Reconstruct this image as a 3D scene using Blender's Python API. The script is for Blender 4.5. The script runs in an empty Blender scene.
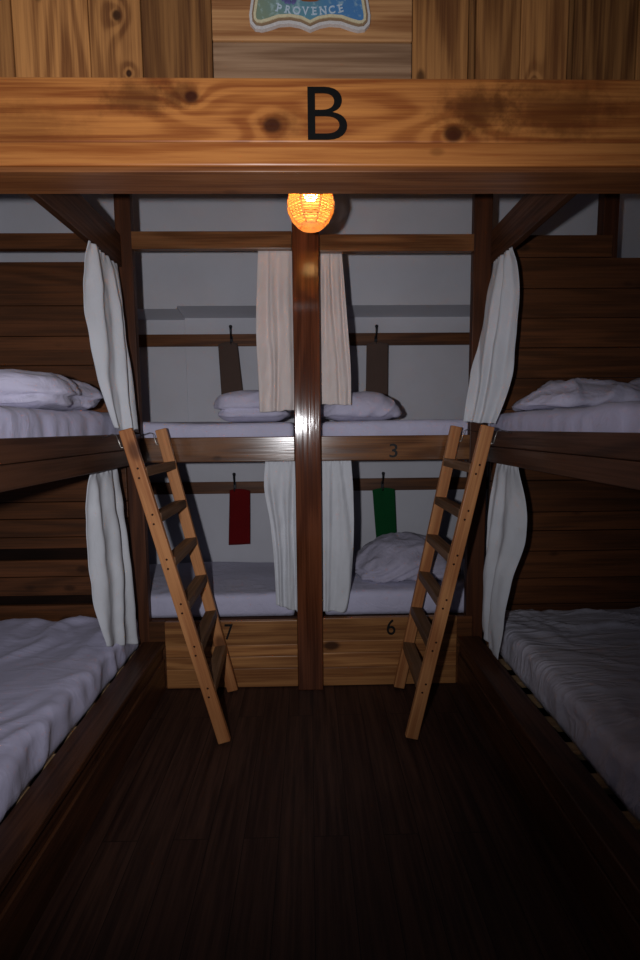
import bpy, bmesh, math, random
from mathutils import Vector, Matrix, noise
random.seed(7)
S = bpy.context.scene
COL = S.collection
rnd = random.random

# ------------------------------------------------------------------ helpers
def newbm():
    bm = bmesh.new(); bm.faces.layers.float.new('board'); return bm

def mark(bm, val=None):
    ly = bm.faces.layers.float['board']
    v = val if val is not None else 0.05 + 0.95*rnd()
    for f in bm.faces:
        if f[ly] == 0.0: f[ly] = v

def box(bm, x0, x1, y0, y1, z0, z1, bev=0.004, M=None, val=None, taper=None):
    m = Matrix.Translation(((x0+x1)/2, (y0+y1)/2, (z0+z1)/2)) @ Matrix.Diagonal((abs(x1-x0), abs(y1-y0), abs(z1-z0), 1))
    if M is not None: m = M @ m
    r = bmesh.ops.create_cube(bm, size=1, matrix=m)
    if bev:
        es = list({e for v in r['verts'] for e in v.link_edges})
        bmesh.ops.bevel(bm, geom=es, offset=bev, segments=2, profile=0.5, affect='EDGES')
    mark(bm, val)
    return bm

def B(x0, x1, y0, y1, z0, z1, bev=0.004, M=None):
    return box(newbm(), x0, x1, y0, y1, z0, z1, bev, M)

def tube(bm, pts, r, n=8, closed=False):
    pts = [Vector(p) for p in pts]; rings = []
    N = len(pts); up = None
    for i, p in enumerate(pts):
        a = pts[(i-1) % N] if (closed or i > 0) else p
        b = pts[(i+1) % N] if (closed or i < N-1) else p
        t = (b-a).normalized()
        if up is None:
            up = t.orthogonal().normalized()
        up = (up - t*up.dot(t)).normalized()
        s = t.cross(up)
        rr = r[i] if isinstance(r, (list, tuple)) else r
        rings.append([bm.verts.new(p + (up*math.cos(2*math.pi*k/n) + s*math.sin(2*math.pi*k/n))*rr) for k in range(n)])
    for i in range(N if closed else N-1):
        A, C_ = rings[i], rings[(i+1) % N]
        for k in range(n):
            bm.faces.new((A[k], A[(k+1) % n], C_[(k+1) % n], C_[k]))
    if not closed:
        bm.faces.new(rings[0][::-1]); bm.faces.new(rings[-1])
    for f in bm.faces: f.smooth = True
    mark(bm)
    return bm

def worldloc(o):
    v = Vector((0, 0, 0))
    while o is not None:
        v += o.location; o = o.parent
    return v

def obj(name, bm, mat, parent=None, loc=None, smooth=None):
    """one mesh object; bm is in world coordinates, shifted to its own origin"""
    me = bpy.data.meshes.new(name)
    if parent is not None: off = worldloc(parent)
    elif loc is not None: off = Vector(loc)
    else: off = Vector((0, 0, 0))
    bmesh.ops.recalc_face_normals(bm, faces=bm.faces)
    if off.length: bmesh.ops.translate(bm, verts=bm.verts, vec=-off)
    if smooth is not None:
        for f in bm.faces: f.smooth = smooth
    bm.to_mesh(me); bm.free()
    o = bpy.data.objects.new(name, me); COL.objects.link(o)
    me.materials.append(mat)
    if parent is not None: o.parent = parent
    else: o.location = off
    return o

def tag(o, label, cat, group=None):
    o['label'] = label; o['category'] = cat
    if group: o['group'] = group
    return o

def thing(name, label, cat, loc, group=None):
    o = bpy.data.objects.new(name, None); COL.objects.link(o)
    o.location = loc; o.empty_display_size = 0.1
    return tag(o, label, cat, group)

def struct(name, bm, mat, smooth=None):
    o = obj(name, bm, mat, smooth=smooth); o['kind'] = 'structure'; return o

def solid(o, t, off=0):
    m = o.modifiers.new('thick', 'SOLIDIFY'); m.thickness = t; m.offset = off

def text_bm(txt, size, M, extrude=0.002, offset=0.0):
    cu = bpy.data.curves.new('txt', 'FONT'); cu.body = txt; cu.size = size
    cu.align_x = 'CENTER'; cu.extrude = extrude; cu.offset = offset; cu.resolution_u = 6
    o = bpy.data.objects.new('txt', cu); COL.objects.link(o)
    dg = bpy.context.evaluated_depsgraph_get(); dg.update()
    me = bpy.data.meshes.new_from_object(o.evaluated_get(dg))
    bm = newbm(); bm.from_mesh(me); 
    if 'board' not in bm.faces.layers.float: bm.faces.layers.float.new('board')
    bmesh.ops.transform(bm, matrix=M, verts=bm.verts); mark(bm)
    bpy.data.objects.remove(o); bpy.data.curves.remove(cu); bpy.data.meshes.remove(me)
    return bm
FACE = Matrix.Rotation(math.pi/2, 4, 'X')        # text standing up, read from -Y

def fit_text(txt, x0, x1, y, z0, z1, extrude=0.002, offset=0.0):
    bm = text_bm(txt, 1.0, Matrix.Identity(4), extrude, offset)
    xs = [v.co.x for v in bm.verts]; ys = [v.co.y for v in bm.verts]
    ax, bx = min(xs), max(xs); ay, by = min(ys), max(ys)
    for v in bm.verts:
        x = x0 + (v.co.x-ax)/(bx-ax)*(x1-x0); z = z0 + (v.co.y-ay)/(by-ay)*(z1-z0)
        v.co = Vector((x, y - v.co.z, z))
    return bm

# ------------------------------------------------------------------ materials
class NT:
    def __init__(s, name):
        s.m = bpy.data.materials.new(name); s.m.use_nodes = True
        s.t = s.m.node_tree; s.n = s.t.nodes; s.l = s.t.links
        s.b = s.n['Principled BSDF']; s.out = s.n['Material Output']
    def node(s, typ, **kw):
        n = s.n.new(typ)
        for k, v in kw.items(): setattr(n, k, v)
        return n
    def link(s, a, b): s.l.new(a, b)
    def math(s, op, a, b=None, c=None, clamp=False):
        n = s.node('ShaderNodeMath', operation=op, use_clamp=clamp)
        for i, v in enumerate((a, b, c)):
            if v is None: continue
            if isinstance(v, (int, float)): n.inputs[i].default_value = v
            else: s.link(v, n.inputs[i])
        return n.outputs[0]
    def vmath(s, op, a, b):
        n = s.node('ShaderNodeVectorMath', operation=op)
        for i, v in enumerate((a, b)):
            if isinstance(v, (tuple, list, Vector)): n.inputs[i].default_value = v
            else: s.link(v, n.inputs[i])
        return n.outputs['Value'] if op in ('LENGTH', 'DISTANCE', 'DOT_PRODUCT') else n.outputs[0]
    def noise(s, vec, scale, detail=4, rough=.55, dist=0):
        n = s.node('ShaderNodeTexNoise'); s.link(vec, n.inputs['Vector'])
        n.inputs['Scale'].default_value = scale; n.inputs['Detail'].default_value = detail
        n.inputs['Roughness'].default_value = rough; n.inputs['Distortion'].default_value = dist
        return n.outputs['Fac']
    def maprange(s, v, a, b, c=0., d=1., smooth=True):
        n = s.node('ShaderNodeMapRange')
        if smooth: n.interpolation_type = 'SMOOTHSTEP'
        s.link(v, n.inputs[0])
        for i, x in enumerate((a, b, c, d)): n.inputs[1+i].default_value = x
        return n.outputs[0]
    def mix(s, f, a, b, mode='MIX'):
        n = s.node('ShaderNodeMix', data_type='RGBA', blend_type=mode)
        if isinstance(f, (int, float)): n.inputs[0].default_value = f
        else: s.link(f, n.inputs[0])
        for i, v in ((6, a), (7, b)):
            if isinstance(v, (tuple, list)): n.inputs[i].default_value = (*v[:3], 1)
            else: s.link(v, n.inputs[i])
        return n.outputs[2]
    def bump(s, h, strength=.3, dist=.01):
        n = s.node('ShaderNodeBump'); n.inputs['Strength'].default_value = strength
        n.inputs['Distance'].default_value = dist; s.link(h, n.inputs['Height'])
        s.link(n.outputs[0], s.b.inputs['Normal'])

def srgb(h):
    h = h.lstrip('#'); c = [int(h[i:i+2], 16)/255 for i in (0, 2, 4)]
    return tuple(x/12.92 if x <= .04045 else ((x+.055)/1.055)**2.4 for x in c)

def wood(name, dark, light, axis='X', rough=.5, knot=1.0, tone=.35, knots=(), stains=(), spec=.4, knotcol=None, fine=1.0, ksz=1.0):
    T = NT(name); dark = srgb(dark); light = srgb(light)
    tc = T.node('ShaderNodeTexCoord'); at = T.node('ShaderNodeAttribute', attribute_name='board')
    sc = T.node('ShaderNodeVectorMath', operation='SCALE'); sc.inputs[0].default_value = (17.3, 9.1, 23.7)
    T.link(at.outputs['Fac'], sc.inputs['Scale'])
    p = T.vmath('ADD', tc.outputs['Object'], sc.outputs[0])
    ax = 'XYZ'.index(axis)
    st = [1., 1., 1.]; st[ax] = .09
    q = T.vmath('MULTIPLY', p, tuple(st))
    warp = T.noise(q, 4.5, 2, .5)
    # explicit knots swirl the grain
    kmask = None
    for (kx, ky, kz, r) in knots:
        d = T.vmath('SUBTRACT', tc.outputs['Object'], (kx, ky, kz))
        s2 = [1., 1., 1.]; s2['XYZ'.index(axis)] = .8
        d = T.vmath('MULTIPLY', d, tuple(s2))
        L = T.vmath('LENGTH', d, (0, 0, 0))
        m = T.maprange(L, r*.55, r*1.15, 1, 0)
        g = T.math('POWER', 2.718, T.math('MULTIPLY', L, -1/(r*2.2)))
        warp = T.math('ADD', warp, T.math('MULTIPLY', g, .30))
        kmask = m if kmask is None else T.math('MAXIMUM', kmask, m)
    # growth rings
    rg = T.math('SINE', T.math('MULTIPLY', warp, 55*fine))
    rg = T.maprange(rg, -1, 1, 0, 1)
    f1 = [60., 60., 60.]; f1[ax] = 1.6
    fib = T.noise(T.vmath('MULTIPLY', p, tuple(f1)), 1.6*fine, 3, .6)
    g = T.math('ADD', T.math('MULTIPLY', rg, .20), T.math('MULTIPLY', fib, .80))
    col = T.mix(T.maprange(g, .22, .78), dark, light)
    big = T.noise(T.vmath('MULTIPLY', p, tuple(st)), 2.2, 3, .6)
    col = T.mix(T.maprange(big, .40, .75, 0, .38), col, tuple(a*.6 for a in dark))
    tn = T.maprange(at.outputs['Fac'], 0, 1, 1-tone, 1+tone*.6, smooth=False)
    tnc = T.node('ShaderNodeCombineXYZ')
    for i in range(3): T.link(tn, tnc.inputs[i])
    col = T.mix(1., col, tnc.outputs[0], 'MULTIPLY')
    if knot > 0:
        vo = T.node('ShaderNodeTexVoronoi'); vo.feature = 'F1'
        ks = [5.5, 5.5, 5.5]; ks[ax] = 3.0
        T.link(T.vmath('MULTIPLY', p, tuple(ks)), vo.inputs['Vector']); vo.inputs['Scale'].default_value = 1.
        k = T.maprange(vo.outputs['Distance'], .05*ksz, .11*ksz, .85*knot, 0)
        col = T.mix(k, col, knotcol and srgb(knotcol) or tuple(a*.35 for a in dark))
    for (kx, ky, kz, rx, rz, amt) in stains:
        d = T.vmath('SUBTRACT', tc.outputs['Object'], (kx, ky, kz))
        d = T.vmath('MULTIPLY', d, (1/rx, 0., 1/rz))
        L = T.vmath('LENGTH', d, (0, 0, 0))
        L = T.math('ADD', L, T.math('MULTIPLY', T.math('SUBTRACT', T.noise(tc.outputs['Object'], 14, 4, .7), .5), 1.6))
        col = T.mix(T.maprange(L, .2, 1.1, amt, 0), col, tuple(a*.25 for a in dark))
    if kmask is not None:
        col = T.mix(T.math('MULTIPLY', kmask, .9), col, srgb(knotcol or '3a1a0a'))
    T.link(col, T.b.inputs['Base Color'])
    rr = T.maprange(fib, .2, .8, rough*1.25, rough*.8)
    T.link(rr, T.b.inputs['Roughness']); T.b.inputs['Specular IOR Level'].default_value = spec
    T.bump(fib, .12, .004)
    return T.m

def cloth(name, base, wr=.35, rough=.9, weave=500, dirt=.06, fold=6., crease=None):
    T = NT(name); c = srgb(base)
    tc = T.node('ShaderNodeTexCoord'); P = tc.outputs['Object']
    n1 = T.noise(P, 3.5, 4, .6)
    col = T.mix(T.maprange(n1, .3, .7, 0, 1), c, tuple(x*(1-dirt*2.2) for x in c))
    T.link(col, T.b.inputs['Base Color'])
    T.b.inputs['Roughness'].default_value = rough; T.b.inputs['Specular IOR Level'].default_value = .15
    if 'Sheen Weight' in T.b.inputs: T.b.inputs['Sheen Weight'].default_value = .1
    n2 = T.noise(P, fold*2.2, 5, .55, 1.2); n3 = T.noise(P, weave, 1, .5)
    h = T.math('ADD', n2, T.math('MULTIPLY', n3, .03))
    if crease:
        mp = T.node('ShaderNodeMapping'); mp.inputs['Rotation'].default_value = (0, 0, crease[0]); mp.inputs['Scale'].default_value = (1.2, 6.5, 3.)
        T.link(P, mp.inputs['Vector'])
        cr = T.noise(mp.outputs[0], 1.6, 3, .5, .8)
        cr = T.math('SUBTRACT', 1., T.math('ABSOLUTE', T.math('MULTIPLY', T.math('SUBTRACT', cr, .5), 5.)))
        h = T.math('ADD', h, T.math('MULTIPLY', T.math('POWER', T.math('MAXIMUM', cr, 0.), 2.), crease[1]))
    T.bump(h, wr, .03)
    return T.m

def plain(name, col, rough=.6, metal=0, spec=.4, bump=0, bs=200):
    T = NT(name); c = srgb(col); tc = T.node('ShaderNodeTexCoord')
    n = T.noise(tc.outputs['Object'], bs, 3)
    T.link(T.mix(T.maprange(n, .3, .7), tuple(x*.9 for x in c), tuple(min(1, x*1.08) for x in c)), T.b.inputs['Base Color'])
    T.b.inputs['Roughness'].default_value = rough; T.b.inputs['Metallic'].default_value = metal
    T.b.inputs['Specular IOR Level'].default_value = spec
    if bump: T.bump(n, bump, .005)
    return T.m

def plaster(name, col):
    T = NT(name); c = srgb(col); tc = T.node('ShaderNodeTexCoord')
    n = T.noise(tc.outputs['Object'], 1.3, 5, .6); n2 = T.noise(tc.outputs['Object'], 60, 4, .6)
    T.link(T.mix(T.maprange(n, .3, .75), c, tuple(x*.88 for x in c)), T.b.inputs['Base Color'])
    T.b.inputs['Roughness'].default_value = .85; T.b.inputs['Specular IOR Level'].default_value = .2
    T.bump(n2, .12, .004); return T.m

def floor_mat():
    T = NT('floor_laminate'); tc = T.node('ShaderNodeTexCoord'); P = tc.outputs['Object']
    br = T.node('ShaderNodeTexBrick'); br.offset = .37; br.inputs['Scale'].default_value = 1.
    br.inputs['Brick Width'].default_value = 1.2; br.inputs['Row Height'].default_value = .125
    br.inputs['Mortar Size'].default_value = .0015; br.inputs['Mortar Smooth'].default_value = .3
    br.inputs['Color1'].default_value = (.0, .0, .0, 1); br.inputs['Color2'].default_value = (1, 1, 1, 1)
    br.inputs['Mortar'].default_value = (.5, .5, .5, 1)
    rot = T.node('ShaderNodeMapping'); rot.inputs['Rotation'].default_value = (0, 0, math.pi/2); T.link(P, rot.inputs['Vector'])
    T.link(rot.outputs[0], br.inputs['Vector'])
    q = T.vmath('MULTIPLY', P, (34., 1.5, 1.)); q2 = T.vmath('ADD', q, br.outputs['Color'])
    g = T.noise(q2, 1.4, 5, .65)
    col = T.mix(T.maprange(g, .3, .72), srgb('2a1a15'), srgb('50362b'))
    col = T.mix(T.math('MULTIPLY', br.outputs['Color'], .35), col, srgb('321c15'))
    col = T.mix(br.outputs['Fac'], col, srgb('120a08'))
    T.link(col, T.b.inputs['Base Color']); T.b.inputs['Roughness'].default_value = .55
    T.b.inputs['Specular IOR Level'].default_value = .25
    T.bump(g, .08, .003); return T.m

BZ = 2.28                                                           # underside of the big beam
M = {}
kn = [(-.362, -.075, 2.498-BZ, .020), (-.108, -.075, 2.414-BZ, .027), (.475, -.075, 2.390-BZ, .03)]
stn = [(-.53, -.07, 2.50-BZ, .16, .07, .65), (-.39, -.07, 2.51-BZ, .10, .05, .6), (.56, -.07, 2.46-BZ, .16, .10, .75),
       (.80, -.07, 2.46-BZ, .26, .12, .6), (-.07, -.07, 2.42-BZ, .10, .05, .5), (-.9, -.07, 2.40-BZ, .25, .1, .3)]
M['beam'] = wood('honey_pine_beam', '985022', 'e0924c', 'X', .42, knot=.0, tone=.12, knots=kn, stains=stn, spec=.45, knotcol='3c1608')
M['beam_low'] = wood('honey_pine_board', 'a45a28', 'd98e4c', 'X', .35, knot=.5, tone=.1, spec=.5)
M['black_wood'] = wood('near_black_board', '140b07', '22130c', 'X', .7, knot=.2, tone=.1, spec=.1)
M['beam_shade'] = wood('shaded_underside_pine', '744222', 'a4683a', 'X', .45, knot=.4, tone=.1, spec=.35)  # beam pine with the shade of its underside put into the colour
M['clad'] = wood('pine_cladding', '6e4222', 'be844c', 'Z', .55, knot=.9, tone=.5, knots=[(-.604, 1.767, 2.775, .016), (-.573, 1.767, 2.602, .010), (.757, 1.767, 2.582, .008)], spec=.3, knotcol='2c150a')
M['clad_h'] = wood('pine_cladding_across', '98623a', 'd29c68', 'X', .5, knot=.5, tone=.15, spec=.3, stains=[(0.0, 0, 2.60-1.7, .5, .05, .0)])
M['clad_g'] = wood('worn_grey_board', '846248', 'b89474', 'X', .7, knot=.3, tone=.1, spec=.25)
M['darkX'] = wood('dark_stained_pine', '472a16', '6e4226', 'X', .5, knot=.8, tone=.3, spec=.25, ksz=1.4)
M['darkY'] = wood('dark_stained_pine_long', '382013', '573521', 'Y', .42, knot=.7, tone=.2, spec=.3)
M['darkZ'] = wood('dark_stained_pine_upright', '3c2012', '5c3520', 'Z', .5, knot=.8, tone=.15, spec=.25)
M['postC'] = wood('red_brown_post', '4c2818', '74422a', 'Z', .10, knot=.8, tone=.1, spec=.38)
M['rail'] = wood('brown_pine_rail', '5a3822', '8c603e', 'X', .2, knot=.9, tone=.15, spec=.5)
M['panel'] = wood('yellow_pine_panel', '7c4c2a', 'bc8450', 'X', .4, knot=1., tone=.3, spec=.35, knotcol='2c150a', ksz=1.7)
M['hookrail'] = wood('hook_rail_pine', '43240f', '6b4020', 'X', .5, knot=.7, tone=.2, spec=.3)
M['ladder'] = wood('ladder_pine', 'a06238', 'd2945f', 'Z', .5, knot=.9, tone=.15, spec=.3, knotcol='4a2410', fine=.8, ksz=1.9)
M['rung'] = wood('rung_pine', '62462f', '866347', 'X', .55, knot=.4, tone=.25, spec=.3)
M['slat'] = wood('slat_pine', '8c7050', 'b49872', 'X', .6, knot=.4, tone=.2, spec=.2)
M['deck'] = wood('deck_board', '2a150b', '452412', 'X', .6, knot=.4, tone=.2, spec=.2)
M['wall'] = plaster('white_plaster', 'c6c6ce')
M['ceil'] = plaster('ceiling_plaster', 'bdbbb8')
M['floor'] = floor_mat()
M['sheet'] = cloth('lilac_white_sheet', 'c2bfda', .15, .6, 600, .04, 3., (-.95, .3))
M['sheet_r'] = cloth('grey_white_sheet', 'cac8d6', .30, .7, 600, .04, 3., (.38, .9))
M['sheetw'] = cloth('white_sheet', 'c4c2da', .30, .85, 600, .04, 5.)
M['duvet'] = cloth('white_duvet', 'c6c2d8', .30, .85, 600, .04, 6.)
M['duvet_grey'] = cloth('grey_lilac_duvet', 'b4b0c4', .45, .85, 600, .06, 6.)
M['curt'] = cloth('white_curtain_cotton', 'd0d2d8', .12, .9, 900, .05, 5.)
M['curt_lamplit'] = cloth('lamplit_curtain_cotton', 'dcd0cc', .12, .9, 900, .05, 5.)  # same white cotton, the warm lamp light put into the colour
M['towelg'] = cloth('brown_grey_felt', '57463f', .2, .95, 300, .05, 5.)
M['towelr'] = cloth('red_felt', '62090d', .2, .95, 300, .08, 5.)
M['toweln'] = cloth('green_felt', '0a4824', .2, .95, 300, .08, 5.)
M['black'] = plain('black_metal', '14141a', .4, .4, .5)
M['letter'] = plain('black_letter_paint', '0a0a0a', .55, 0, .3)
M['steel'] = plain('bright_steel', 'b9b5ad', .3, 1., .5)
M['screw'] = plain('rusty_screw', '3a2015', .5, .5, .4)

# ------------------------------------------------------------------ setting
YB = 3.5; XW = 1.93; ZC = 3.2; YN = -1.3
bm = newbm(); box(bm, -XW-.1, XW+.1, YN, YB+.2, -.08, 0, 0); struct('floor', bm, M['floor'])
bm = newbm(); box(bm, -XW-.1, XW+.1, YN, YB+.2, ZC, ZC+.08, 0); struct('ceiling', bm, M['ceil'])
# back wall: the upper part steps forward over a sloping ledge
bm = newbm()
def wallstrip(x0, x1, zl, zu, yl):
    prof = [(yl, 0), (yl, zl), (3.30, zu), (3.30, ZC), (YB+.15, ZC), (YB+.15, 0)]
    a = [bm.verts.new((x0, y, z)) for y, z in prof]; b = [bm.verts.new((x1, y, z)) for y, z in prof]
    n = len(prof)
    for i in range(n): bm.faces.new((a[i], a[(i+1) % n], b[(i+1) % n], b[i]))
    bm.faces.new(a[::-1]); bm.faces.new(b)
wallstrip(-XW-.1, -.835, 2.185, 2.214, 3.494); wallstrip(-.835, XW+.1, 2.198, 2.231, YB); mark(bm)
struct('wall_back', bm, M['wall'])
bm = newbm(); box(bm, -XW-.1, -XW, YN, YB, 0, ZC, 0); struct('wall_left', bm, M['wall'])
bm = newbm(); box(bm, XW, XW+.1, YN, YB, 0, ZC, 0); struct('wall_right', bm, M['wall'])
# boarded wall above the beam: upright boards left and right
bm = newbm(); y0, y1 = 1.765, 1.80
xs = [-1.93, -1.62, -1.33, -1.10, -.94, -.695, -.527, -.300]
tv = [.5, .3, .8, .6, .95, .7, .12]
for k, (a, b) in enumerate(zip(xs[:-1], xs[1:])): box(bm, a+.0015, b-.0015, y0 + .006*rnd(), y1, 2.50, ZC-.002, .003, val=tv[k])
xs = [.350, .537, .560, .707, .866, .885, 1.097, 1.35, 1.65, 1.93]
tv = [.55, .10, .62, .90, .07, .22, .5, .3, .6]
for k, (a, b) in enumerate(zip(xs[:-1], xs[1:])): box(bm, a+.0015, b-.0015, y0 + .006*rnd(), y1, 2.50, ZC-.002, .003, val=tv[k])
box(bm, -1.93, 1.93, y1, y1+.03, 2.50, ZC-.002, 0, val=.1)
wf = struct('wall_front', bm, M['clad'])
bm = newbm(); box(bm, -.297, .347, 1.748, 1.80, 2.692, 2.93, .004); box(bm, -.297, .347, 1.748, 1.80, 2.932, ZC-.002, .004)
o = obj('trim_1', bm, M['clad_h']); o['kind'] = 'structure'
bm = newbm(); box(bm, -.297, .347, 1.752, 1.80, 2.50, 2.689, .004)
o = obj('trim_2', bm, M['clad_g']); o['kind'] = 'structure'

# ------------------------------------------------------------------ big beam with the letter B
bt = thing('wooden_beam', 'honey-coloured pine beam across the top of the bunk alcove carrying a black letter B', 'beam', (0, 1.785, BZ))
obj('fascia_board', B(-1.925, 1.925, 1.71, 1.762, 2.363, 2.556, .005), M['beam'], bt)
obj('lower_board', B(-1.925, 1.925, 1.702, 1.86, 2.289, 2.360, .005), M['beam_low'], bt)
so = obj('underside_shade_board', B(-1.925, 1.925, 1.708, 1.862, 2.272, 2.2885, .003), M['beam_shade'], bt); so['label'] = 'thin added board under the beam, coloured darker for the shade there'  # added sheet that carries the painted shade under the beam
l = obj('letter', fit_text('B', .006, .132, 1.7085, 2.370, 2.527, .0025, -.006), M['letter'], bt)
l['label'] = 'black sans-serif letter B'

# ------------------------------------------------------------------ plaque
def plaque():
    T = NT('painted_landscape'); tc = T.node('ShaderNodeTexCoord'); P = tc.outputs['Object']
    sx = T.node('ShaderNodeSeparateXYZ'); T.link(P, sx.inputs[0])
    x = T.math('ADD', sx.outputs[0], T.math('MULTIPLY', T.math('SUBTRACT', T.noise(P, 12, 3), .5), .12))
    c = T.mix(T.maprange(x, -.15, -.02), srgb('7c8c78'), srgb('5f8c9c'))
    c = T.mix(T.maprange(x, -.02, .12), c, srgb('4a7cb0'))
    c = T.mix(T.maprange(T.noise(P, 40, 3), .55, .68, 0, .5), c, srgb('a9c4c4'))
    T.link(c, T.b.inputs['Base Color']); T.b.inputs['Roughness'].default_value = .35
    r = thing('wall_plaque', 'cartouche-shaped blue souvenir plaque lettered PROVENCE on the boards above the letter B', 'plaque', (.017, 1.748, 2.70))
    half = [(0, 2.703), (.032, 2.716), (.062, 2.721), (.095, 2.719), (.125, 2.709), (.150, 2.703), (.172, 2.706), (.187, 2.722),
            (.189, 2.745), (.184, 2.775), (.178, 2.81), (.176, 2.85)]
    out = half + [(x, 5.70-z) for x, z in half[::-1][1:]]
    out = [(x*1.02, z+.010) for x, z in out]; full = out + [(-x, z) for x, z in out[::-1][1:-1]]
    def outline(shrink):
        pts = [Vector((x, z)) for x, z in full]; n = len(pts); res = []
        for i, p in enumerate(pts):
            t = (pts[(i+1) % n] - pts[i-1]).normalized(); nn = Vector((-t.y, t.x))
            res.append(p + nn*shrink)
        return res
    def slab(shrink, y0, y1, inner=None):
        bm = newbm(); a = outline(shrink)
        fa = [bm.verts.new((.017+p.x, y0, p.y)) for p in a]; ba = [bm.verts.new((.017+p.x, y1, p.y)) for p in a]
        n = len(a)
        for i in range(n): bm.faces.new((fa[i], fa[(i+1) % n], ba[(i+1) % n], ba[i]))
        if inner is None:
            bm.faces.new(fa); bm.faces.new(ba)
        else:
            b = outline(inner)
            fb = [bm.verts.new((.017+p.x, y0, p.y)) for p in b]; bb = [bm.verts.new((.017+p.x, y1, p.y)) for p in b]
            for i in range(n):
                j = (i+1) % n
                bm.faces.new((fb[i], fb[j], bb[j], bb[i])); bm.faces.new((fa[i], fa[j], fb[j], fb[i])); bm.faces.new((ba[i], ba[j], bb[j], bb[i]))
        mark(bm); return bm
    obj('back_board', slab(0, 1.734, 1.7475), plain('plaque_rim_white', 'c8c4c2', .4), r)
    obj('rim', slab(.009, 1.729, 1.7335, .0145), plain('plaque_rim_tan', '8d7358', .45), r)
    obj('inner_rim', slab(.0145, 1.726, 1.7335, .0225), plain('plaque_rim_cream', 'cfc4a2', .4), r)
    obj('painted_panel', slab(.022, 1.7305, 1.7338), T.m, r)
    # lettering along a shallow smile, slab serifs added to the built-in face
    bm = newbm(); w = 'PROVENCE'; ly = bm.faces.layers.float['board']
    for i, ch in enumerate(w):
        s = (i-3.5)/3.5; cx = .017 + s*.100; cz = 2.7535 + .0085*s*s; ang = s*.24
        t = text_bm(ch, .031, Matrix.Translation((cx, 1.7298, cz)) @ Matrix.Rotation(-ang, 4, 'Y') @ FACE, .0012, .0006)
        me = bpy.data.meshes.new('t'); t.to_mesh(me); t.free(); bm.from_mesh(me); bpy.data.meshes.remove(me)
        R_ = Matrix.Translation((cx, 1.7296, cz)) @ Matrix.Rotation(-ang, 4, 'Y')
        stems = {'P': [(-.0065, 0), (-.0065, 1)], 'R': [(-.0065, 0), (.0075, 0)], 'V': [(-.008, 1), (.008, 1)], 'N': [(-.008, 0), (-.008, 1), (.008, 1)], 'E': [(-.006, 0), (-.006, 1)]}
        for sx_, top in stems.get(ch, []):
            zz = .0215 if top else .0008
            box(bm, sx_-.0042, sx_+.0042, -.0012, .0012, zz-.0012, zz+.0012, 0, R_)
    mark(bm)
    obj('lettering', bm, plain('plaque_letter_paint', 'b9c8d6', .5), r)
    # clay bowl in relief and lavender clumps
    bm = newbm(); prof = [(.0, 2.792), (.020, 2.793), (.034, 2.798), (.042, 2.808), (.044, 2.83), (.046, 2.85)]
    rings = []
    for rr, z in prof:
        rings.append([bm.verts.new((.017 + rr*math.cos(t), 1.7305 - .34*rr*math.sin(t), z)) for t in [math.pi*k/12 for k in range(13)]])
    for a, b in zip(rings[:-1], rings[1:]):
        for k in range(12): bm.faces.new((a[k], a[k+1], b[k+1], b[k]))
    bmesh.ops.remove_doubles(bm, verts=bm.verts, dist=1e-5)
    for f in bm.faces: f.smooth = True
    mark(bm); obj('clay_bowl', bm, plain('clay_relief', '8a4a24', .5), r)
    bm = newbm()
    for k in range(40):
        x = .017 - (.045 + .075*rnd()**1.3); z = 2.789 + .05*rnd()
        bmesh.ops.create_icosphere(bm, subdivisions=1, radius=.004+.004*rnd(), matrix=Matrix.Translation((x, 1.7302, z)) @ Matrix.Diagonal((1, .35, 1, 1)))
    mark(bm); obj('lavender', bm, plain('lavender_relief', '5b5a8c', .6, bs=60), r)
plaque()

# ------------------------------------------------------------------ posts
def post(label, x0, x1, y0, y1, z0, z1, mat):
    bm = B(x0, x1, y0, y1, z0, z1, .005)
    return tag(obj('wooden_post', bm, mat, loc=((x0+x1)/2, (y0+y1)/2, z0)), label, 'post', 'bunk posts')
post('thick red-brown centre post between the two back bunks, behind the lamp', -.078, .060, 2.645, 2.72, 0, ZC-.004, M['postC'])
post('dark upright post beside the left ladder, between back and left bunks', -.985, -.902, 2.70, 2.748, 0, ZC-.004, M['darkZ'])
post('dark upright post beside the right ladder, between back and right bunks', .868, .965, 2.70, 2.748, 0, ZC-.004, M['darkZ'])

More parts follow.
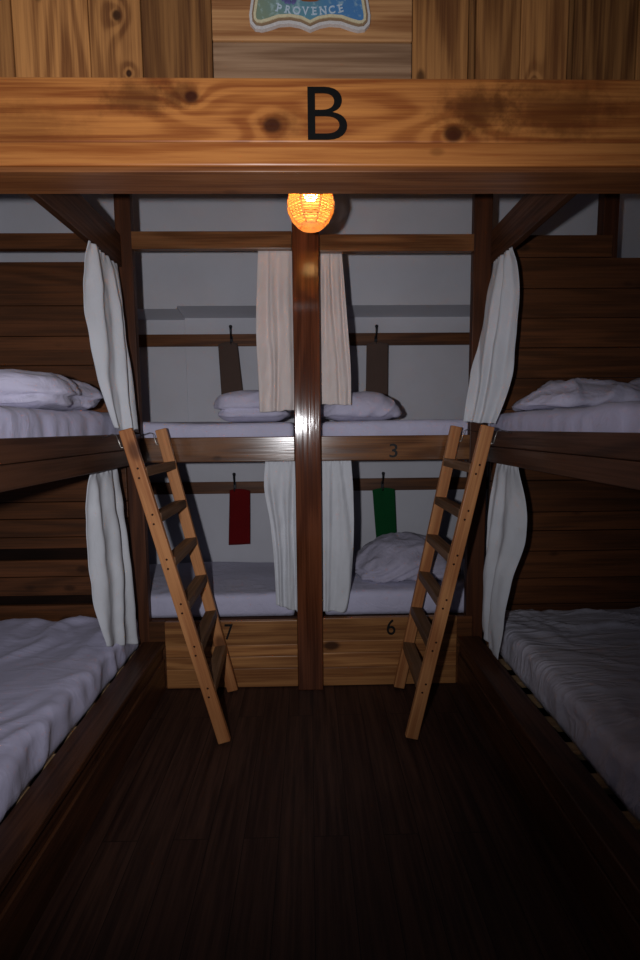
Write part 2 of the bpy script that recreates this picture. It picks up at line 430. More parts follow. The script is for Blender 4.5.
# ------------------------------------------------------------------ back bunks
def back_bunk(side):
    L = side < 0
    lab = ('back left built-in wooden bunk with a 7 on its low front panel' if L else
           'back right built-in wooden bunk with a 3 on its rail and a 6 below')
    r = thing('bunk_bed', lab, 'bunk bed', (side*.95, 3.0, 0), 'built-in bunks')
    xi, xo = (-.080, -1.92) if L else (.062, 1.92)
    xr = -.9015 if L else .8675
    a, b = min(xi, xo), max(xi, xo); ra, rb = min(xi, xr), max(xi, xr)
    p = newbm()
    zs = [.004, .115, .185, .252, .392] if L else [.004, .112, .198, .268, .400]
    for i, (z0, z1) in enumerate(zip(zs[:-1], zs[1:])):
        box(p, min(xi, side*.812), max(xi, side*.812), 2.682 - (.004 if i == 3 else 0), 2.706, z0+.001, z1-.001, .003, val=(.85, .62, .95, .12)[i] if L else (.7, .95, .8, .15)[i])
    fp = obj('front_panel', p, M['panel'], r)
    if L: obj('number', fit_text('7', -.482, -.436, 2.6765, .286, .376, .001, .003), M['letter'], fp)
    else: obj('number', fit_text('6', .418, .466, 2.6765, .298, .388, .001, .003), M['letter'], fp)
    eb = obj('shadow_filler_board', B(*sorted((side*.8125, side*.9015)), 2.690, 2.712, .004, .392, .003), M['darkX'], r); eb['label'] = 'added dark filler standing in for the shadow at the outer end of the front panel'  # added filler, dark wood in place of the shadow beside the panel
    mr = obj('bed_rail', B(ra, rb, 2.692, 2.732, 1.273, 1.406, .004), M['rail'], r)
    if not L: obj('number', fit_text('3', .430, .474, 2.6905, 1.288, 1.362, .001, .006), M['letter'], mr)
    obj('top_rail', B(a, b, 2.785, 2.825, 2.405, 2.498, .004) if False else B(ra, rb, 2.692, 2.73, 2.372 if L else 2.358, 2.460 if L else 2.444, .004), M['rail'], r)
    obj('bed_base', B(a, b, 2.745, 3.47, .34, .386, .003), M['deck'], r)
    obj('upper_bed_base', B(a, b, 2.745, 3.47, 1.33, 1.384, .003), M['deck'], r)
    # the top rail runs on behind the side bunk
    oa, ob = (-1.92, -.987) if L else (.967, 1.92)
    if L: obj('top_rail', B(oa, ob, 2.735, 2.775, 2.388, 2.468, .004), M['darkX'], r)
    for z0, z1 in ((.02, .339), (1.0, 1.329)):
        obj('support_leg', B(side*1.87-.03, side*1.87+.03, 3.38, 3.46, z0 if z0 > .5 else .002, z1, .003), M['darkZ'], r) if z0 < .5 else None
    return r
back_bunk(-1); back_bunk(1)

# ------------------------------------------------------------------ side bunks
def side_bunk(s):
    L = s < 0
    lab = ('left side built-in dark bunk with plank headboards and slat gaps below' if L else
           'right side built-in dark bunk whose pale slats show beside the lower mattress')
    r = thing('bunk_bed', lab, 'bunk bed', (s*1.4, 1.7, 0), 'built-in bunks')
    def X(a, b): return (min(s*a, s*b), max(s*a, s*b))
    Y0, Y1 = .70, 2.676
    # low side: two stacked boards and a flat cap
    p = newbm(); box(p, *X(.818, .86), Y0, Y1, .003, .185, .004); box(p, *X(.826, .86), Y0, Y1, .187, .256, .004)
    obj('side_board', p, M['darkY'], r)
    obj('side_cap', B(*X(.812, .935), Y0, Y1, .257, .285, .005), M['darkY'], r)
    k = 0
    y = Y1 - .10
    while y > Y0 + .05:
        obj('slat', B(*X(.937, 1.90), y-.036, y+.036, .235, .262, .004), M['slat'], r); y -= .171
    p = newbm(); box(p, *X(.937, .965), Y0, Y1, .19, .234, .002); box(p, *X(1.88, 1.915), Y0, Y1, .19, .234, .002)
    obj('slat_bearer', p, M['darkY'], r)
    # upper side: two boards
    p = newbm(); box(p, *X(.90, .945), Y0, 2.688, 1.352, 1.428, .004); box(p, *X(.90, .945), Y0, 2.688, 1.272, 1.350, .004)
    obj('upper_side_board', p, M['darkY'], r)
    obj('upper_bed_base', B(*X(.946, 1.91), Y0, 2.688, 1.30, 1.352, .003), M['deck'], r)
    obj('header_beam', B(*X(.955, .992), 1.866, 2.695, 2.283 if L else 2.292, 2.442 if L else 2.46, .004), M['darkY'], r)
    # plank headboards
    p = newbm(); xa, xb = X(.99, 1.92)
    zs = [1.30, 1.44, 1.61, 1.79, 1.94, 2.095, 2.315] if L else [1.30, 1.54, 1.705, 1.865, 2.02, 2.172, 2.328]
    for z0, z1 in zip(zs[:-1], zs[1:]): box(p, xa, xb, 2.70 + .006*rnd(), 2.73, z0+.0015, z1-.0015, .003)
    if not L: box(p, .99, 1.60, 2.70, 2.73, 2.33, 2.44, .003)
    obj('upper_headboard', p, M['darkX'], r)
    p = newbm()
    zs = ([(.05, .30), (.30, .49), (.545, .65), (.652, .745), (.81, .872), (.874, .972), (.974, 1.065), (1.067, 1.27)] if L else
          [(.05, .28), (.282, .45), (.452, .60), (.602, .755), (.757, .87), (.872, .975), (.977, 1.15), (1.152, 1.27)])
    for z0, z1 in zs: box(p, xa, xb, 2.70 + .005*rnd(), 2.73, z0+.001, z1-.001, .003)
    obj('headboard', p, M['darkX'], r)
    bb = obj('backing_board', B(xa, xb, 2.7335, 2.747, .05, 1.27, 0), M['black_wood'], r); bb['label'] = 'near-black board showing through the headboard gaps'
    if not L: obj('upper_post', B(1.567, 1.648, 2.735, 2.80, 2.25, ZC-.004, .004), M['darkZ'], r)
    obj('foot_post', B(*X(.88, .96), .61, .695, .002, 1.43, .005), M['darkZ'], r)
    obj('foot_post', B(*X(1.83, 1.91), .61, .695, .002, 1.43, .005), M['darkZ'], r)
    return r
side_bunk(-1); side_bunk(1)

# ------------------------------------------------------------------ soft bodies
def ridged(p, seed=0.):
    return 1 - abs(noise.noise(p + Vector((seed, seed*1.7, -seed))))*2

def rounded_box(c, h, r, res, shape=None):
    """closed quad body: box of half-size h with corner radius r, sampled every res metres; shape(p, n, u) -> p"""
    bm = newbm(); N = [max(3, int(round(2*x/res))) for x in h]; vd = {}
    def V(i, j, k):
        key = (i, j, k)
        if key not in vd:
            u = Vector((2*i/N[0]-1, 2*j/N[1]-1, 2*k/N[2]-1))
            p = Vector((u.x*h[0], u.y*h[1], u.z*h[2]))
            rr = Vector([min(r[a] if isinstance(r, (tuple, list)) else r, h[a]) for a in range(3)])
            q = Vector([max(-(h[a]-rr[a]), min(h[a]-rr[a], p[a])) for a in range(3)])
            d = Vector([(p[a]-q[a])/rr[a] for a in range(3)])
            m = max(abs(x) for x in d); 
            if d.length > 1e-6:
                n = d.normalized()
                e = Vector([n[a]*rr[a] for a in range(3)])*(m if m < 1 else 1)
                nn = Vector([n[a]/rr[a] for a in range(3)]).normalized()
            else: e = Vector((0, 0, 0)); nn = Vector((0, 0, 1))
            p = q + e
            if shape: p = shape(p, nn, u)
            vd[key] = bm.verts.new(Vector(c) + p)
        return vd[key]
    def quad(a, b, cc, d): bm.faces.new((V(*a), V(*b), V(*cc), V(*d)))
    nx, ny, nz = N
    for k in (0, nz):
        for i in range(nx):
            for j in range(ny): quad((i, j, k), (i+1, j, k), (i+1, j+1, k), (i, j+1, k))
    for j in (0, ny):
        for i in range(nx):
            for k in range(nz): quad((i, j, k), (i+1, j, k), (i+1, j, k+1), (i, j, k+1))
    for i in (0, nx):
        for j in range(ny):
            for k in range(nz): quad((i, j, k), (i, j+1, k), (i, j+1, k+1), (i, j, k+1))
    for f in bm.faces: f.smooth = True
    mark(bm, .5); return bm

def mattress(label, x0, x1, y0, y1, z0, z1, seed, amp=.010, ang=.4, res=.022, flare=0., mat='sheet', name='mattress', sag=.0, rad=.045):
    c = Vector(((x0+x1)/2, (y0+y1)/2, (z0+z1)/2)); h = ((x1-x0)/2, (y1-y0)/2, (z1-z0)/2)
    ca, sa = math.cos(ang), math.sin(ang)
    def shape(p, n, u):
        w = p + c
        top = max(0, n.z); side = 1 - abs(n.z)
        q = Vector(((w.x*ca + w.y*sa)*1.3, (-w.x*sa + w.y*ca)*6.5, w.z*2))
        wob = noise.noise(Vector((w.x*2.1, w.y*2.1, seed)))
        a = max(0, ridged(q + Vector((wob, wob*2.2, 0)), seed) - .45)/.55
        q2 = Vector(((w.x*ca - w.y*sa)*3.1, (w.x*sa + w.y*ca)*8., 0))
        b = max(0, ridged(q2 + Vector((wob*3, wob, 0)), seed+5) - .6)/.4
        mask = .5 + .9*noise.noise(Vector((w.x*1.7, w.y*1.7, seed+3)))
        d = amp*(a*1.2 + b*.35)*max(.15, mask)*top
        # drape folds on the sides
        along = w.y if abs(n.x) > abs(n.y) else w.x
        fo = ridged(Vector((along*9, w.z*2.2 + along*1.5, seed+9)))
        d += side*amp*.8*(fo-.5)
        r = p + n*d
        if u.z > -.6: r.z += .012*noise.noise(Vector((w.x*2.6, w.y*2.6, seed+1)))*top
        if abs(n.x) > .5 and u.z < 0:
            r.x += math.copysign(flare*(-u.z)*(.6+.8*noise.noise(Vector((w.y*3, seed, 0)))), n.x)
        if u.z <= -.999: r.z = -h[2]
        return r
    bm = rounded_box(c, h, (rad, rad, min(rad, h[2])), res, shape)
    return tag(obj(name, bm, M[mat], loc=(c.x, c.y, z0)), label, 'mattress', 'mattresses')

mattress('lilac-white sheeted mattress on the low left bunk, creased, nearest the lower left corner', -1.905, -.945, .72, 2.672, .264, .425, 1.3, .026, .95, .018, .01)
mattress('white sheeted mattress on the low right bunk with bare slats along its edge', .966, 1.905, .72, 2.685, .264, .435, 7.7, .026, -.35, .018, -.006, mat='sheet_r')
mattress('mattress with creased pale sheet on the upper left side bunk', -1.905, -.955, .72, 2.685, 1.354, 1.525, 3.1, .016, .9, .024)
mattress('mattress with pale sheet on the upper right side bunk', .955, 1.905, .72, 2.685, 1.354, 1.512, 9.2, .012, .7, .024)
mattress('lower back left mattress above the panel numbered 7', -1.90, -.088, 2.750, 3.46, .388, .520, 5.5, .007, .2, .022, mat='sheetw', rad=.035)
mattress('lower back right mattress above the panel numbered 6', .070, 1.90, 2.750, 3.46, .388, .528, 6.6, .007, -.2, .022, mat='sheetw', rad=.035)
mattress('thin upper back left mattress over the glossy unnumbered rail', -1.90, -.088, 2.755, 3.46, 1.386, 1.487, 8.5, .004, .2, .022, mat='sheetw', rad=.03)
mattress('thin upper back right mattress over the rail numbered 3', .070, 1.90, 2.755, 3.46, 1.386, 1.487, 2.6, .006, .25, .022, mat='sheetw', rad=.03)

def heap(name, label, cat, c, h, seed, amp=.02, ang=0., groove=None, mat='duvet', res=.016, dome=0., rz=None, lean=0., rad=None, grp='folded bedding'):
    """soft bedding resting on its flat underside"""
    c = Vector(c); ca, sa = math.cos(ang), math.sin(ang)
    rr = rad or tuple(min(.95*x, 1.) for x in h)
    def shape(p, n, u):
        w = p + c
        k = 1.
        if dome:
            k = 1 - dome*min(1, (abs(p.x)/h[0])**2.2 + .6*(abs(p.y)/h[1])**2)
        p = Vector((p.x, p.y, (p.z + h[2])*k - h[2]))
        wob = noise.noise(Vector((w.x*3, w.y*3, w.z*3+seed)))
        q = Vector(((w.x*ca + w.z*sa)*4, w.y*6, (-w.x*sa + w.z*ca)*15))
        a = max(0, ridged(q + Vector((wob*2, wob, wob*2)), seed) - .35)/.65
        big = noise.noise(Vector((w.x*6, w.y*6, w.z*6 + seed)))
        d = amp*(a*.9 + big*.9)
        if groove is not None and n.y < .3:
            gz = (p.z/h[2]) - groove - .10*noise.noise(Vector((w.x*5, seed, 0)))
            d -= .05*math.exp(-(gz/.10)**2)*min(1, (1-n.y))
        d *= min(1, max(0, (u.z+1)*3))
        r = p + n*d + Vector((lean*max(0, p.z + h[2]), 0, 0))
        r.z = max(r.z, -h[2])
        return r
    bm = rounded_box((0, 0, 0), h, rr, res, shape)
    if rz: bmesh.ops.rotate(bm, verts=bm.verts, cent=(0, 0, 0), matrix=Matrix.Rotation(rz, 3, 'Z'))
    bmesh.ops.translate(bm, verts=bm.verts, vec=c)
    return tag(obj(name, bm, M[mat], loc=(c.x, c.y, c.z-h[2])), label, cat, grp)

heap('folded_duvet', 'folded pale duvet on the upper left side bunk beside its curtain', 'duvet', (-1.40, 2.16, 1.597), (.43, .28, .062), 4.2, .022, .1, -.35, rad=(.12, .10, .07))
heap('folded_duvet', 'rumpled duvet heap on the upper right side bunk by the plank headboard', 'duvet', (1.30, 2.36, 1.582), (.31, .22, .066), 8.8, .024, .5, None, dome=.55, rad=(.2, .18, .08))
heap('pillow', 'greyish pillow lying behind the duvet on the upper right side bunk', 'pillow', (1.72, 2.49, 1.592), (.20, .17, .078), 2.1, .018, .2, None, dome=.2, rad=(.15, .13, .08), mat='duvet_grey')
heap('folded_duvet', 'folded duvet on the upper back left bunk under the brown felt cloth', 'duvet', (-.325, 3.03, 1.574), (.215, .20, .086), 6.1, .010, .1, -.25, rad=(.10, .10, .08))
heap('folded_duvet', 'rolled duvet on the upper back right bunk left of the number 3', 'duvet', (.30, 3.03, 1.568), (.225, .20, .080), 3.3, .016, .6, None, dome=.25, rad=(.13, .10, .075))
heap('rumpled_duvet', 'rumpled grey duvet heap on the lower back right bunk below the green cloth', 'duvet', (.60, 3.12, .648), (.32, .26, .118), 5.9, .022, .5, None, dome=.62, rad=(.20, .18, .05), mat='duvet_grey')

# ------------------------------------------------------------------ curtains
def curtain(label, Lp, Rp, folds, amp, seed, mat='curt', nrm=None, bulge=0., nu=70, nv=60, gather=.25):
    """cloth between two hanging edges (lists of world points, top to bottom)"""
    def samp(P, t):
        x = t*(len(P)-1); i = min(int(x), len(P)-2); f = x - i
        p0 = Vector(P[max(i-1, 0)]); p1 = Vector(P[i]); p2 = Vector(P[i+1]); p3 = Vector(P[min(i+2, len(P)-1)])
        return .5*((2*p1) + (p2-p0)*f + (2*p0-5*p1+4*p2-p3)*f*f + (3*p1-p0-3*p2+p3)*f**3)
    bm = newbm(); grid = []
    for j in range(nv+1):
        t = j/nv; a = samp(Lp, t); b = samp(Rp, t)
        d = b - a; n = Vector((d.y, -d.x, 0))
        if nrm is not None: n = Vector(nrm)
        n.normalize(); row = []
        for i in range(nu+1):
            s = i/nu
            ph = 1.3*noise.noise(Vector((s*2, t*1.2, seed))) + .55*noise.noise(Vector((s*4, t*2.6, seed+4)))
            w = math.sin(2*math.pi*folds*s + 2.6*ph + seed)
            w = .86*w + .14*math.sin(2*math.pi*folds*1.7*s + 4*ph + seed*2)
            A = amp*(gather + (1-gather)*min(1, t*4))*(.75 + .5*noise.noise(Vector((s*3, seed, t))))
            hd = amp*.22*math.sin(2*math.pi*folds*3.3*s)*max(0, 1-t*14)
            p = a.lerp(b, s) + n*(A*w + hd + .006*noise.noise(Vector((s*5 + t*3, t*9, seed+7)))) + n*bulge*math.sin(math.pi*s)*math.sin(math.pi*t)
            p.z += .006*noise.noise(Vector((s*6, seed, 3)))*t
            row.append(bm.verts.new(p))
        grid.append(row)
    for j in range(nv):
        for i in range(nu): bm.faces.new((grid[j][i], grid[j][i+1], grid[j+1][i+1], grid[j+1][i]))
    for f in bm.faces: f.smooth = True
    mark(bm, .5)
    lo = (Vector(Lp[-1]) + Vector(Rp[-1]))/2
    o = obj('curtain', bm, M[mat], loc=lo); solid(o, .003)
    return tag(o, label, 'curtain', 'bunk curtains')

# back bunks (hang from the top rail and from the bed rail)
curtain('lamp-warmed white curtain left of the centre post on the upper back bunk', [(-.258, 2.752, 2.41), (-.277, 2.752, 2.03), (-.274, 2.752, 1.78), (-.268, 2.752, 1.537)],
        [(-.082, 2.752, 2.41), (-.082, 2.752, 2.03), (-.08, 2.752, 1.78), (-.082, 2.752, 1.548)], 2.7, .015, 1.1, 'curt_lamplit', (0, -1, 0))
curtain('lamp-warmed white curtain right of the centre post on the upper back bunk', [(.066, 2.752, 2.40), (.064, 2.752, 2.1), (.064, 2.752, 1.8), (.064, 2.752, 1.578)],
        [(.180, 2.752, 2.39), (.203, 2.752, 2.1), (.225, 2.752, 1.8), (.229, 2.752, 1.572)], 2.4, .015, 2.3, 'curt_lamplit', (0, -1, 0))
curtain('white curtain left of the centre post over the lower back mattress', [(-.243, 2.728, 1.272), (-.252, 2.728, 1.12), (-.222, 2.728, .92), (-.203, 2.72, .68), (-.196, 2.712, .47)],
        [(-.082, 2.728, 1.272), (-.08, 2.728, 1.1), (-.08, 2.728, .9), (-.08, 2.72, .68), (-.08, 2.716, .425)], 2.5, .014, 3.2, 'curt', (0, -1, 0))
curtain('white curtain right of the centre post over the lower back mattress', [(.066, 2.728, 1.271), (.066, 2.728, 1.1), (.066, 2.728, .9), (.066, 2.72, .6), (.064, 2.712, .425)],
        [(.226, 2.728, 1.271), (.238, 2.728, 1.08), (.240, 2.728, .85), (.222, 2.72, .58), (.196, 2.712, .424)], 2.3, .015, 4.4, 'curt', (0, -1, 0))
# side bunks
curtain('white curtain drawn back at the upper left bunk, hanging over its rail', [(-.956, 2.31, 2.278), (-.972, 2.31, 2.12), (-.972, 2.31, 1.93), (-.950, 2.33, 1.68), (-.905, 2.36, 1.46)],
        [(-.958, 2.625, 2.275), (-.936, 2.60, 2.10), (-.908, 2.57, 1.90), (-.878, 2.55, 1.66), (-.858, 2.53, 1.435)], 2.6, .024, 5.3, 'curt', None, .03)
curtain('white curtain drawn back at the lower left bunk, hanging onto the mattress', [(-.955, 2.19, 1.271), (-.985, 2.21, 1.10), (-.995, 2.23, .86), (-.985, 2.25, .63), (-.965, 2.27, .44)],
        [(-.958, 2.49, 1.271), (-.946, 2.50, 1.08), (-.930, 2.52, .80), (-.925, 2.53, .55), (-.922, 2.54, .335)], 2.4, .022, 6.1, 'curt', None, .02)
curtain('white curtain drawn back at the upper right bunk, flaring over its rail', [(.958, 2.42, 2.285), (.985, 2.41, 2.10), (.985, 2.41, 1.85), (.965, 2.42, 1.65), (.900, 2.42, 1.462)],
        [(.958, 2.66, 2.288), (.905, 2.63, 2.08), (.862, 2.60, 1.86), (.822, 2.56, 1.66), (.778, 2.53, 1.475)], 2.3, .022, 7.4, 'curt', None, -.02)
curtain('white curtain bulging at the lower right bunk beside the right ladder', [(.956, 2.28, 1.271), (1.0, 2.28, 1.09), (1.0, 2.28, .92), (.952, 2.29, .74), (.915, 2.30, .52), (.895, 2.30, .325)],
        [(.956, 2.53, 1.271), (.925, 2.53, 1.09), (.912, 2.53, .90), (.905, 2.53, .72), (.898, 2.53, .55), (.892, 2.53, .395)], 2.1, .020, 8.2, 'curt', None, -.03)

# ------------------------------------------------------------------ hook rails, hooks, cloths
def hook_rail(label, x0, x1, z0, z1):
    tag(obj('hook_rail', B(x0, x1, 3.472, 3.497, z0, z1, .003), M['hookrail'], loc=((x0+x1)/2, 3.4845, z0)), label, 'rail', 'wall rails')
hook_rail('brown wall rail behind the upper back left bunk', -1.86, -.004, 2.008, 2.087)
hook_rail('brown wall rail behind the upper back right bunk', .004, 1.86, 2.008, 2.089)
hook_rail('brown wall rail behind the lower back left bunk, over the red cloth', -1.86, -.004, 1.0, 1.082)
hook_rail('dark wall rail behind the lower back right bunk, over the green cloth', .004, 1.86, 1.010, 1.095)

def coat_hook(label, x, z):
    r = thing('coat_hook', label, 'hook', (x, 3.471, z), 'black coat hooks')
    obj('back_plate', B(x-.010, x+.010, 3.464, 3.4715, z-.022, z+.045, .002), M['black'], r)
    bm = newbm(); tube(bm, [(x, 3.465, z+.030), (x, 3.448, z+.040), (x, 3.436, z+.062), (x, 3.433, z+.086), (x, 3.434, z+.100)], [.0055, .0055, .006, .007, .0085], 8)
    bmesh.ops.create_uvsphere(bm, u_segments=10, v_segments=8, radius=.0105, matrix=Matrix.Translation((x, 3.434, z+.104)))
    for f in bm.faces: f.smooth = True
    mark(bm); obj('upper_prong', bm, M['black'], r)
    bm = newbm(); tube(bm, [(x, 3.465, z-.010), (x, 3.450, z-.018), (x, 3.440, z-.014), (x, 3.437, z+.004)], .0055, 8)
    mark(bm); obj('lower_prong', bm, M['black'], r)
HK = [(-.519, 2.025, 'black coat hook over the brown felt cloth of the upper back left bunk'), (.458, 2.022, 'black coat hook over the brown felt cloth of the upper back right bunk'),
      (-.523, 1.036, 'black coat hook over the red cloth'), (.506, 1.030, 'black coat hook over the green cloth')]
for x, z, lab in HK: coat_hook(lab, x, z)

def hung_cloth(name, label, TL, TR, BL, BR, mat, seed, yf=3.442):
    bm = newbm(); n = 22; g = []
    for j in range(n+1):
        t = j/n; a = Vector((TL[0], 0, TL[1])).lerp(Vector((BL[0], 0, BL[1])), t); b = Vector((TR[0], 0, TR[1])).lerp(Vector((BR[0], 0, BR[1])), t)
        row = []
        for i in range(13):
            s = i/12; p = a.lerp(b, s)
            p.y = yf + .006*noise.noise(Vector((s*3, t*1.5, seed))) + .004*math.sin(s*6+seed)*(1-t)
            if t < .08: p.z -= .012*(abs(s-.5)*2)**2
            row.append(bm.verts.new(p))
        g.append(row)
    for j in range(n):
        for i in range(12): bm.faces.new((g[j][i], g[j][i+1], g[j+1][i+1], g[j+1][i]))
    for f in bm.faces: f.smooth = True
    mark(bm, .5)
    o = obj(name, bm, M[mat], loc=((BL[0]+BR[0])/2, yf, BL[1])); solid(o, .006)
    return tag(o, label, 'cloth', 'felt cloths on hooks')
hung_cloth('felt_cloth', 'brown-grey felt cloth hanging slanted left of the lamp-warmed curtains', (-.606, 2.025), (-.478, 2.032), (-.592, 1.658), (-.445, 1.675), 'towelg', 1)
hung_cloth('felt_cloth', 'brown-grey felt cloth hanging straight right of the lamp-warmed curtains', (.392, 2.022), (.540, 2.022), (.386, 1.64), (.538, 1.64), 'towelg', 2)
hung_cloth('felt_cloth', 'red felt cloth hanging at the back of the lower left bunk', (-.556, 1.040), (-.416, 1.034), (-.574, .642), (-.424, .648), 'towelr', 3)
hung_cloth('felt_cloth', 'green felt cloth hanging at the back of the lower right bunk', (.432, 1.030), (.588, 1.034), (.462, .655), (.606, .655), 'toweln', 4)

# ------------------------------------------------------------------ ladders
def ladder(label, s):
    L = s < 0
    # stile feet and heads: near stile and far stile
    nb, nt = Vector((-.405 if L else .455, 2.185, 0)), Vector((-.798 if L else .785, 2.20, 1.452))
    fb, ft = Vector((-.437 if L else .478, 2.640, 0)), Vector((-.775 if L else .775, 2.640, 1.452))
    root = thing('ladder', label, 'ladder', (s*.43, 2.41, 0), 'bunk ladders')
    base = Vector(root.location)
    axes = []
    for (b, t, near) in ((nb, nt, True), (fb, ft, False)):
        zax = (t-b).normalized(); yax = Vector((0, 1, 0)); yax = (yax - zax*yax.dot(zax)).normalized(); xax = yax.cross(zax)
        R = Matrix((xax, yax, zax)).transposed().to_4x4()
        Ln = (t-b).length
        bm = newbm(); box(bm, -.029, .029, -.0135, .0135, 0.012, Ln, .004)
        o = obj('stile', bm, M['ladder'], None); o.parent = root
        o.matrix_local = Matrix.Translation(b-base) @ R
        axes.append((b, t, R, o, Ln))
        hb = newbm()                                            # bent steel hook over the bed rail
        d = s
        tube(hb, [(d*.029, 0, Ln-.075), (d*.044, 0, Ln-.070), (d*.045, 0, Ln-.04), (d*.047, 0, Ln-.014), (d*.060, 0, Ln-.004), (d*.112, 0, Ln-.008)], .0018, 6)
        h = obj('hook', hb, M['steel'], None); h.parent = o; h['label'] = 'thin bright steel hook'
    for k, z in enumerate((1.262, 1.058, .856, .652, .454, .256)):
        f = z/1.452
        a = nb.lerp(nt, f); b = fb.lerp(ft, f)
        y = (b-a); Ln = y.length; yax = y.normalized(); zax = Vector((s*.12, 0, 1)); zax = (zax - yax*zax.dot(yax)).normalized(); xax = yax.cross(zax)
        R = Matrix((xax, yax, zax)).transposed().to_4x4()
        bm = newbm(); box(bm, -.030, .030, .0137, Ln-.0137, -.021, .021, .003)
        # grain runs along the tread: build with local X along its length
        bmesh.ops.rotate(bm, verts=bm.verts, cent=(0, 0, 0), matrix=Matrix.Rotation(-math.pi/2, 3, 'Z'))
        o = obj('rung', bm, M['rung'], None); o.parent = root
        o.matrix_local = Matrix.Translation(a-base) @ R @ Matrix.Rotation(math.pi/2, 4, 'Z')
        # screw heads on the outer face of the near stile
        st = axes[0]
        zl = (a-st[0]).length
        for dx, dz in ((-.004, -.022), (.003, .020)):
            sb = newbm(); bmesh.ops.create_cone(sb, cap_ends=True, segments=10, radius1=.0055, radius2=.0035, depth=.002,
                                  matrix=Matrix.Translation((dx, -.0142, zl+dz)) @ Matrix.Rotation(math.pi/2, 4, 'X'))
            mark(sb); o2 = obj('screw', sb, M['screw'], None); o2.parent = st[3]
ladder('orange pine ladder leaning on the left bunk, hooked to its upper rail', -1)
ladder('tan pine ladder leaning on the right bunk, hooked to its upper rail', 1)

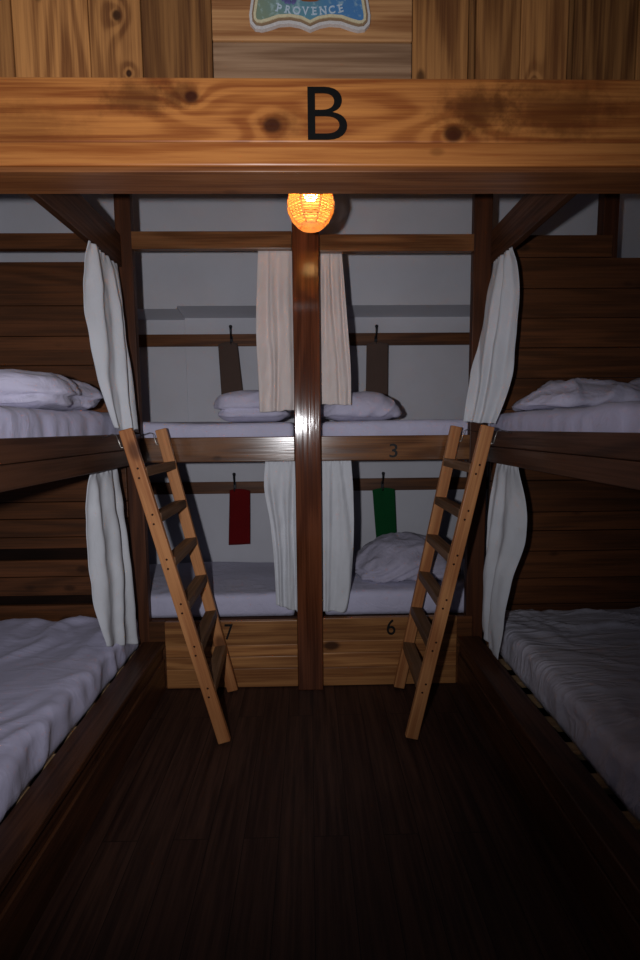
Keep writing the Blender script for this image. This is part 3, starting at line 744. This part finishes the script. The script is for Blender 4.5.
# ------------------------------------------------------------------ lamp
def lamp():
    x, y = .016, 2.15
    r = thing('pendant_lamp', 'glowing woven faceted pendant lamp hanging behind the beam, under letter B', 'lamp', (x, y, 2.25))
    T = NT('woven_rattan'); T.b.inputs['Base Color'].default_value = (*srgb('eccb96'), 1); T.b.inputs['Roughness'].default_value = .6
    tr = T.node('ShaderNodeBsdfTranslucent'); tr.inputs['Color'].default_value = (*srgb('ffe0aa'), 1)
    mx = T.node('ShaderNodeMixShader'); mx.inputs[0].default_value = .55
    T.link(T.b.outputs[0], mx.inputs[1]); T.link(tr.outputs[0], mx.inputs[2]); T.link(mx.outputs[0], T.out.inputs['Surface'])
    prof = [(.056, 2.505), (.082, 2.425), (.101, 2.346), (.078, 2.300), (.050, 2.271), (.0, 2.265)]
    def rad(z):
        for (r0, z0), (r1, z1) in zip(prof[:-2], prof[1:-1]):
            if z1 <= z <= z0: return r0 + (r1-r0)*(z0-z)/(z0-z1)
        return prof[-2][0]
    n = 8
    def ring(z, dr=0.): 
        R = rad(z)+dr
        return [(x + R*math.cos(2*math.pi*(k+.5)/n), y + R*math.sin(2*math.pi*(k+.5)/n), z) for k in range(n)]
    bm = newbm(); N = 25; q = []
    for j in range(N):                                          # woven strands, over and under the ribs
        z = 2.275 + (2.502-2.275)*j/(N-1); pts = []
        base = ring(z)
        for k in range(n):
            a = Vector(base[k]); b = Vector(base[(k+1) % n])
            for m in range(4):
                p = a.lerp(b, m/4); d = Vector((p.x-x, p.y-y, 0)).normalized()
                p += d*.0016*(1 if (m + j) % 2 else -1); p.z += .0012*noise.noise(Vector((k*4+m, j, 0)))
                pts.append(p)
        tube(bm, pts, .0036, 5, closed=True)
    for rr in (.046, .037, .028, .019, .009):                   # woven floor of the shade
        tube(bm, [(x+rr*math.cos(2*math.pi*k/16), y+rr*math.sin(2*math.pi*k/16), 2.270) for k in range(16)], .005, 5, closed=True)
    obj('lamp_shade', bm, T.m, r)
    bm = newbm()
    for k in range(n):
        tube(bm, [ring(z, .001)[k] for z in (2.504, 2.425, 2.347, 2.301, 2.272)], .0028, 6)
    obj('shade_rib', bm, T.m, r)
    E = NT('warm_bulb'); em = E.node('ShaderNodeEmission'); em.inputs['Color'].default_value = (1., .60, .22, 1); em.inputs['Strength'].default_value = BULB
    E.link(em.outputs[0], E.out.inputs['Surface'])
    bm = newbm(); bmesh.ops.create_uvsphere(bm, u_segments=20, v_segments=14, radius=.030, matrix=Matrix.Translation((x, y, 2.405)) @ Matrix.Diagonal((1, 1, 1.2, 1)))
    obj('bulb', bm, E.m, r, smooth=True)
    bm = newbm(); bmesh.ops.create_cone(bm, cap_ends=True, segments=20, radius1=.019, radius2=.016, depth=.07, matrix=Matrix.Translation((x, y, 2.478)))
    mark(bm); obj('socket', bm, M['black'], r)
    bm = newbm(); tube(bm, [(x, y, 2.51), (x, y, 2.8), (x, y, ZC-.02)], .003, 6); obj('cord', bm, M['black'], r)
    bm = newbm(); bmesh.ops.create_cone(bm, cap_ends=True, segments=24, radius1=.045, radius2=.03, depth=.025, matrix=Matrix.Translation((x, y, ZC-.0135)))
    mark(bm); obj('ceiling_cup', bm, M['black'], r)
BULB = 56.
lamp()

# ------------------------------------------------------------------ light
def light(name, typ, loc, energy, col, **kw):
    l = bpy.data.lights.new(name, typ); l.energy = energy; l.color = col
    for k, v in kw.items(): setattr(l, k, v)
    o = bpy.data.objects.new(name, l); COL.objects.link(o); o.location = loc; return o
# the photographer's flash, just left of the camera
f = light('camera_flash', 'SPOT', (-.20, -.03, 1.49), 114, (.97, .965, 1.), spot_size=math.radians(128), spot_blend=1., shadow_soft_size=.025)
d = Vector((-.22, 1., .17)); f.rotation_euler = d.to_track_quat('-Z', 'Y').to_euler()
w = bpy.data.worlds.new('dim_room'); S.world = w; w.use_nodes = True
bg = w.node_tree.nodes['Background']; bg.inputs['Color'].default_value = (.55, .68, 1., 1); bg.inputs['Strength'].default_value = .05

# ------------------------------------------------------------------ camera
cam = bpy.data.cameras.new('camera'); co = bpy.data.objects.new('camera', cam); COL.objects.link(co)
cam.sensor_fit = 'VERTICAL'; cam.sensor_height = 36; cam.lens = 36*500/960; cam.clip_start = .02
yaw, pit, rol = math.radians(1.15), math.radians(-5.94), math.radians(.55)
fw = Vector((math.sin(yaw)*math.cos(pit), math.cos(yaw)*math.cos(pit), math.sin(pit)))
rt = Vector((math.cos(yaw), -math.sin(yaw), 0)); up = rt.cross(fw)
r2 = rt*math.cos(rol) - up*math.sin(rol); u2 = up*math.cos(rol) + rt*math.sin(rol)
Rm = Matrix((r2, u2, -fw)).transposed().to_4x4()
co.matrix_world = Matrix.Translation((0, 0, 1.45)) @ Rm
S.camera = co
S.view_settings.view_transform = 'Standard'; S.view_settings.look = 'None'
S.view_settings.exposure = 0; S.view_settings.gamma = 1; S.view_settings.use_curve_mapping = False
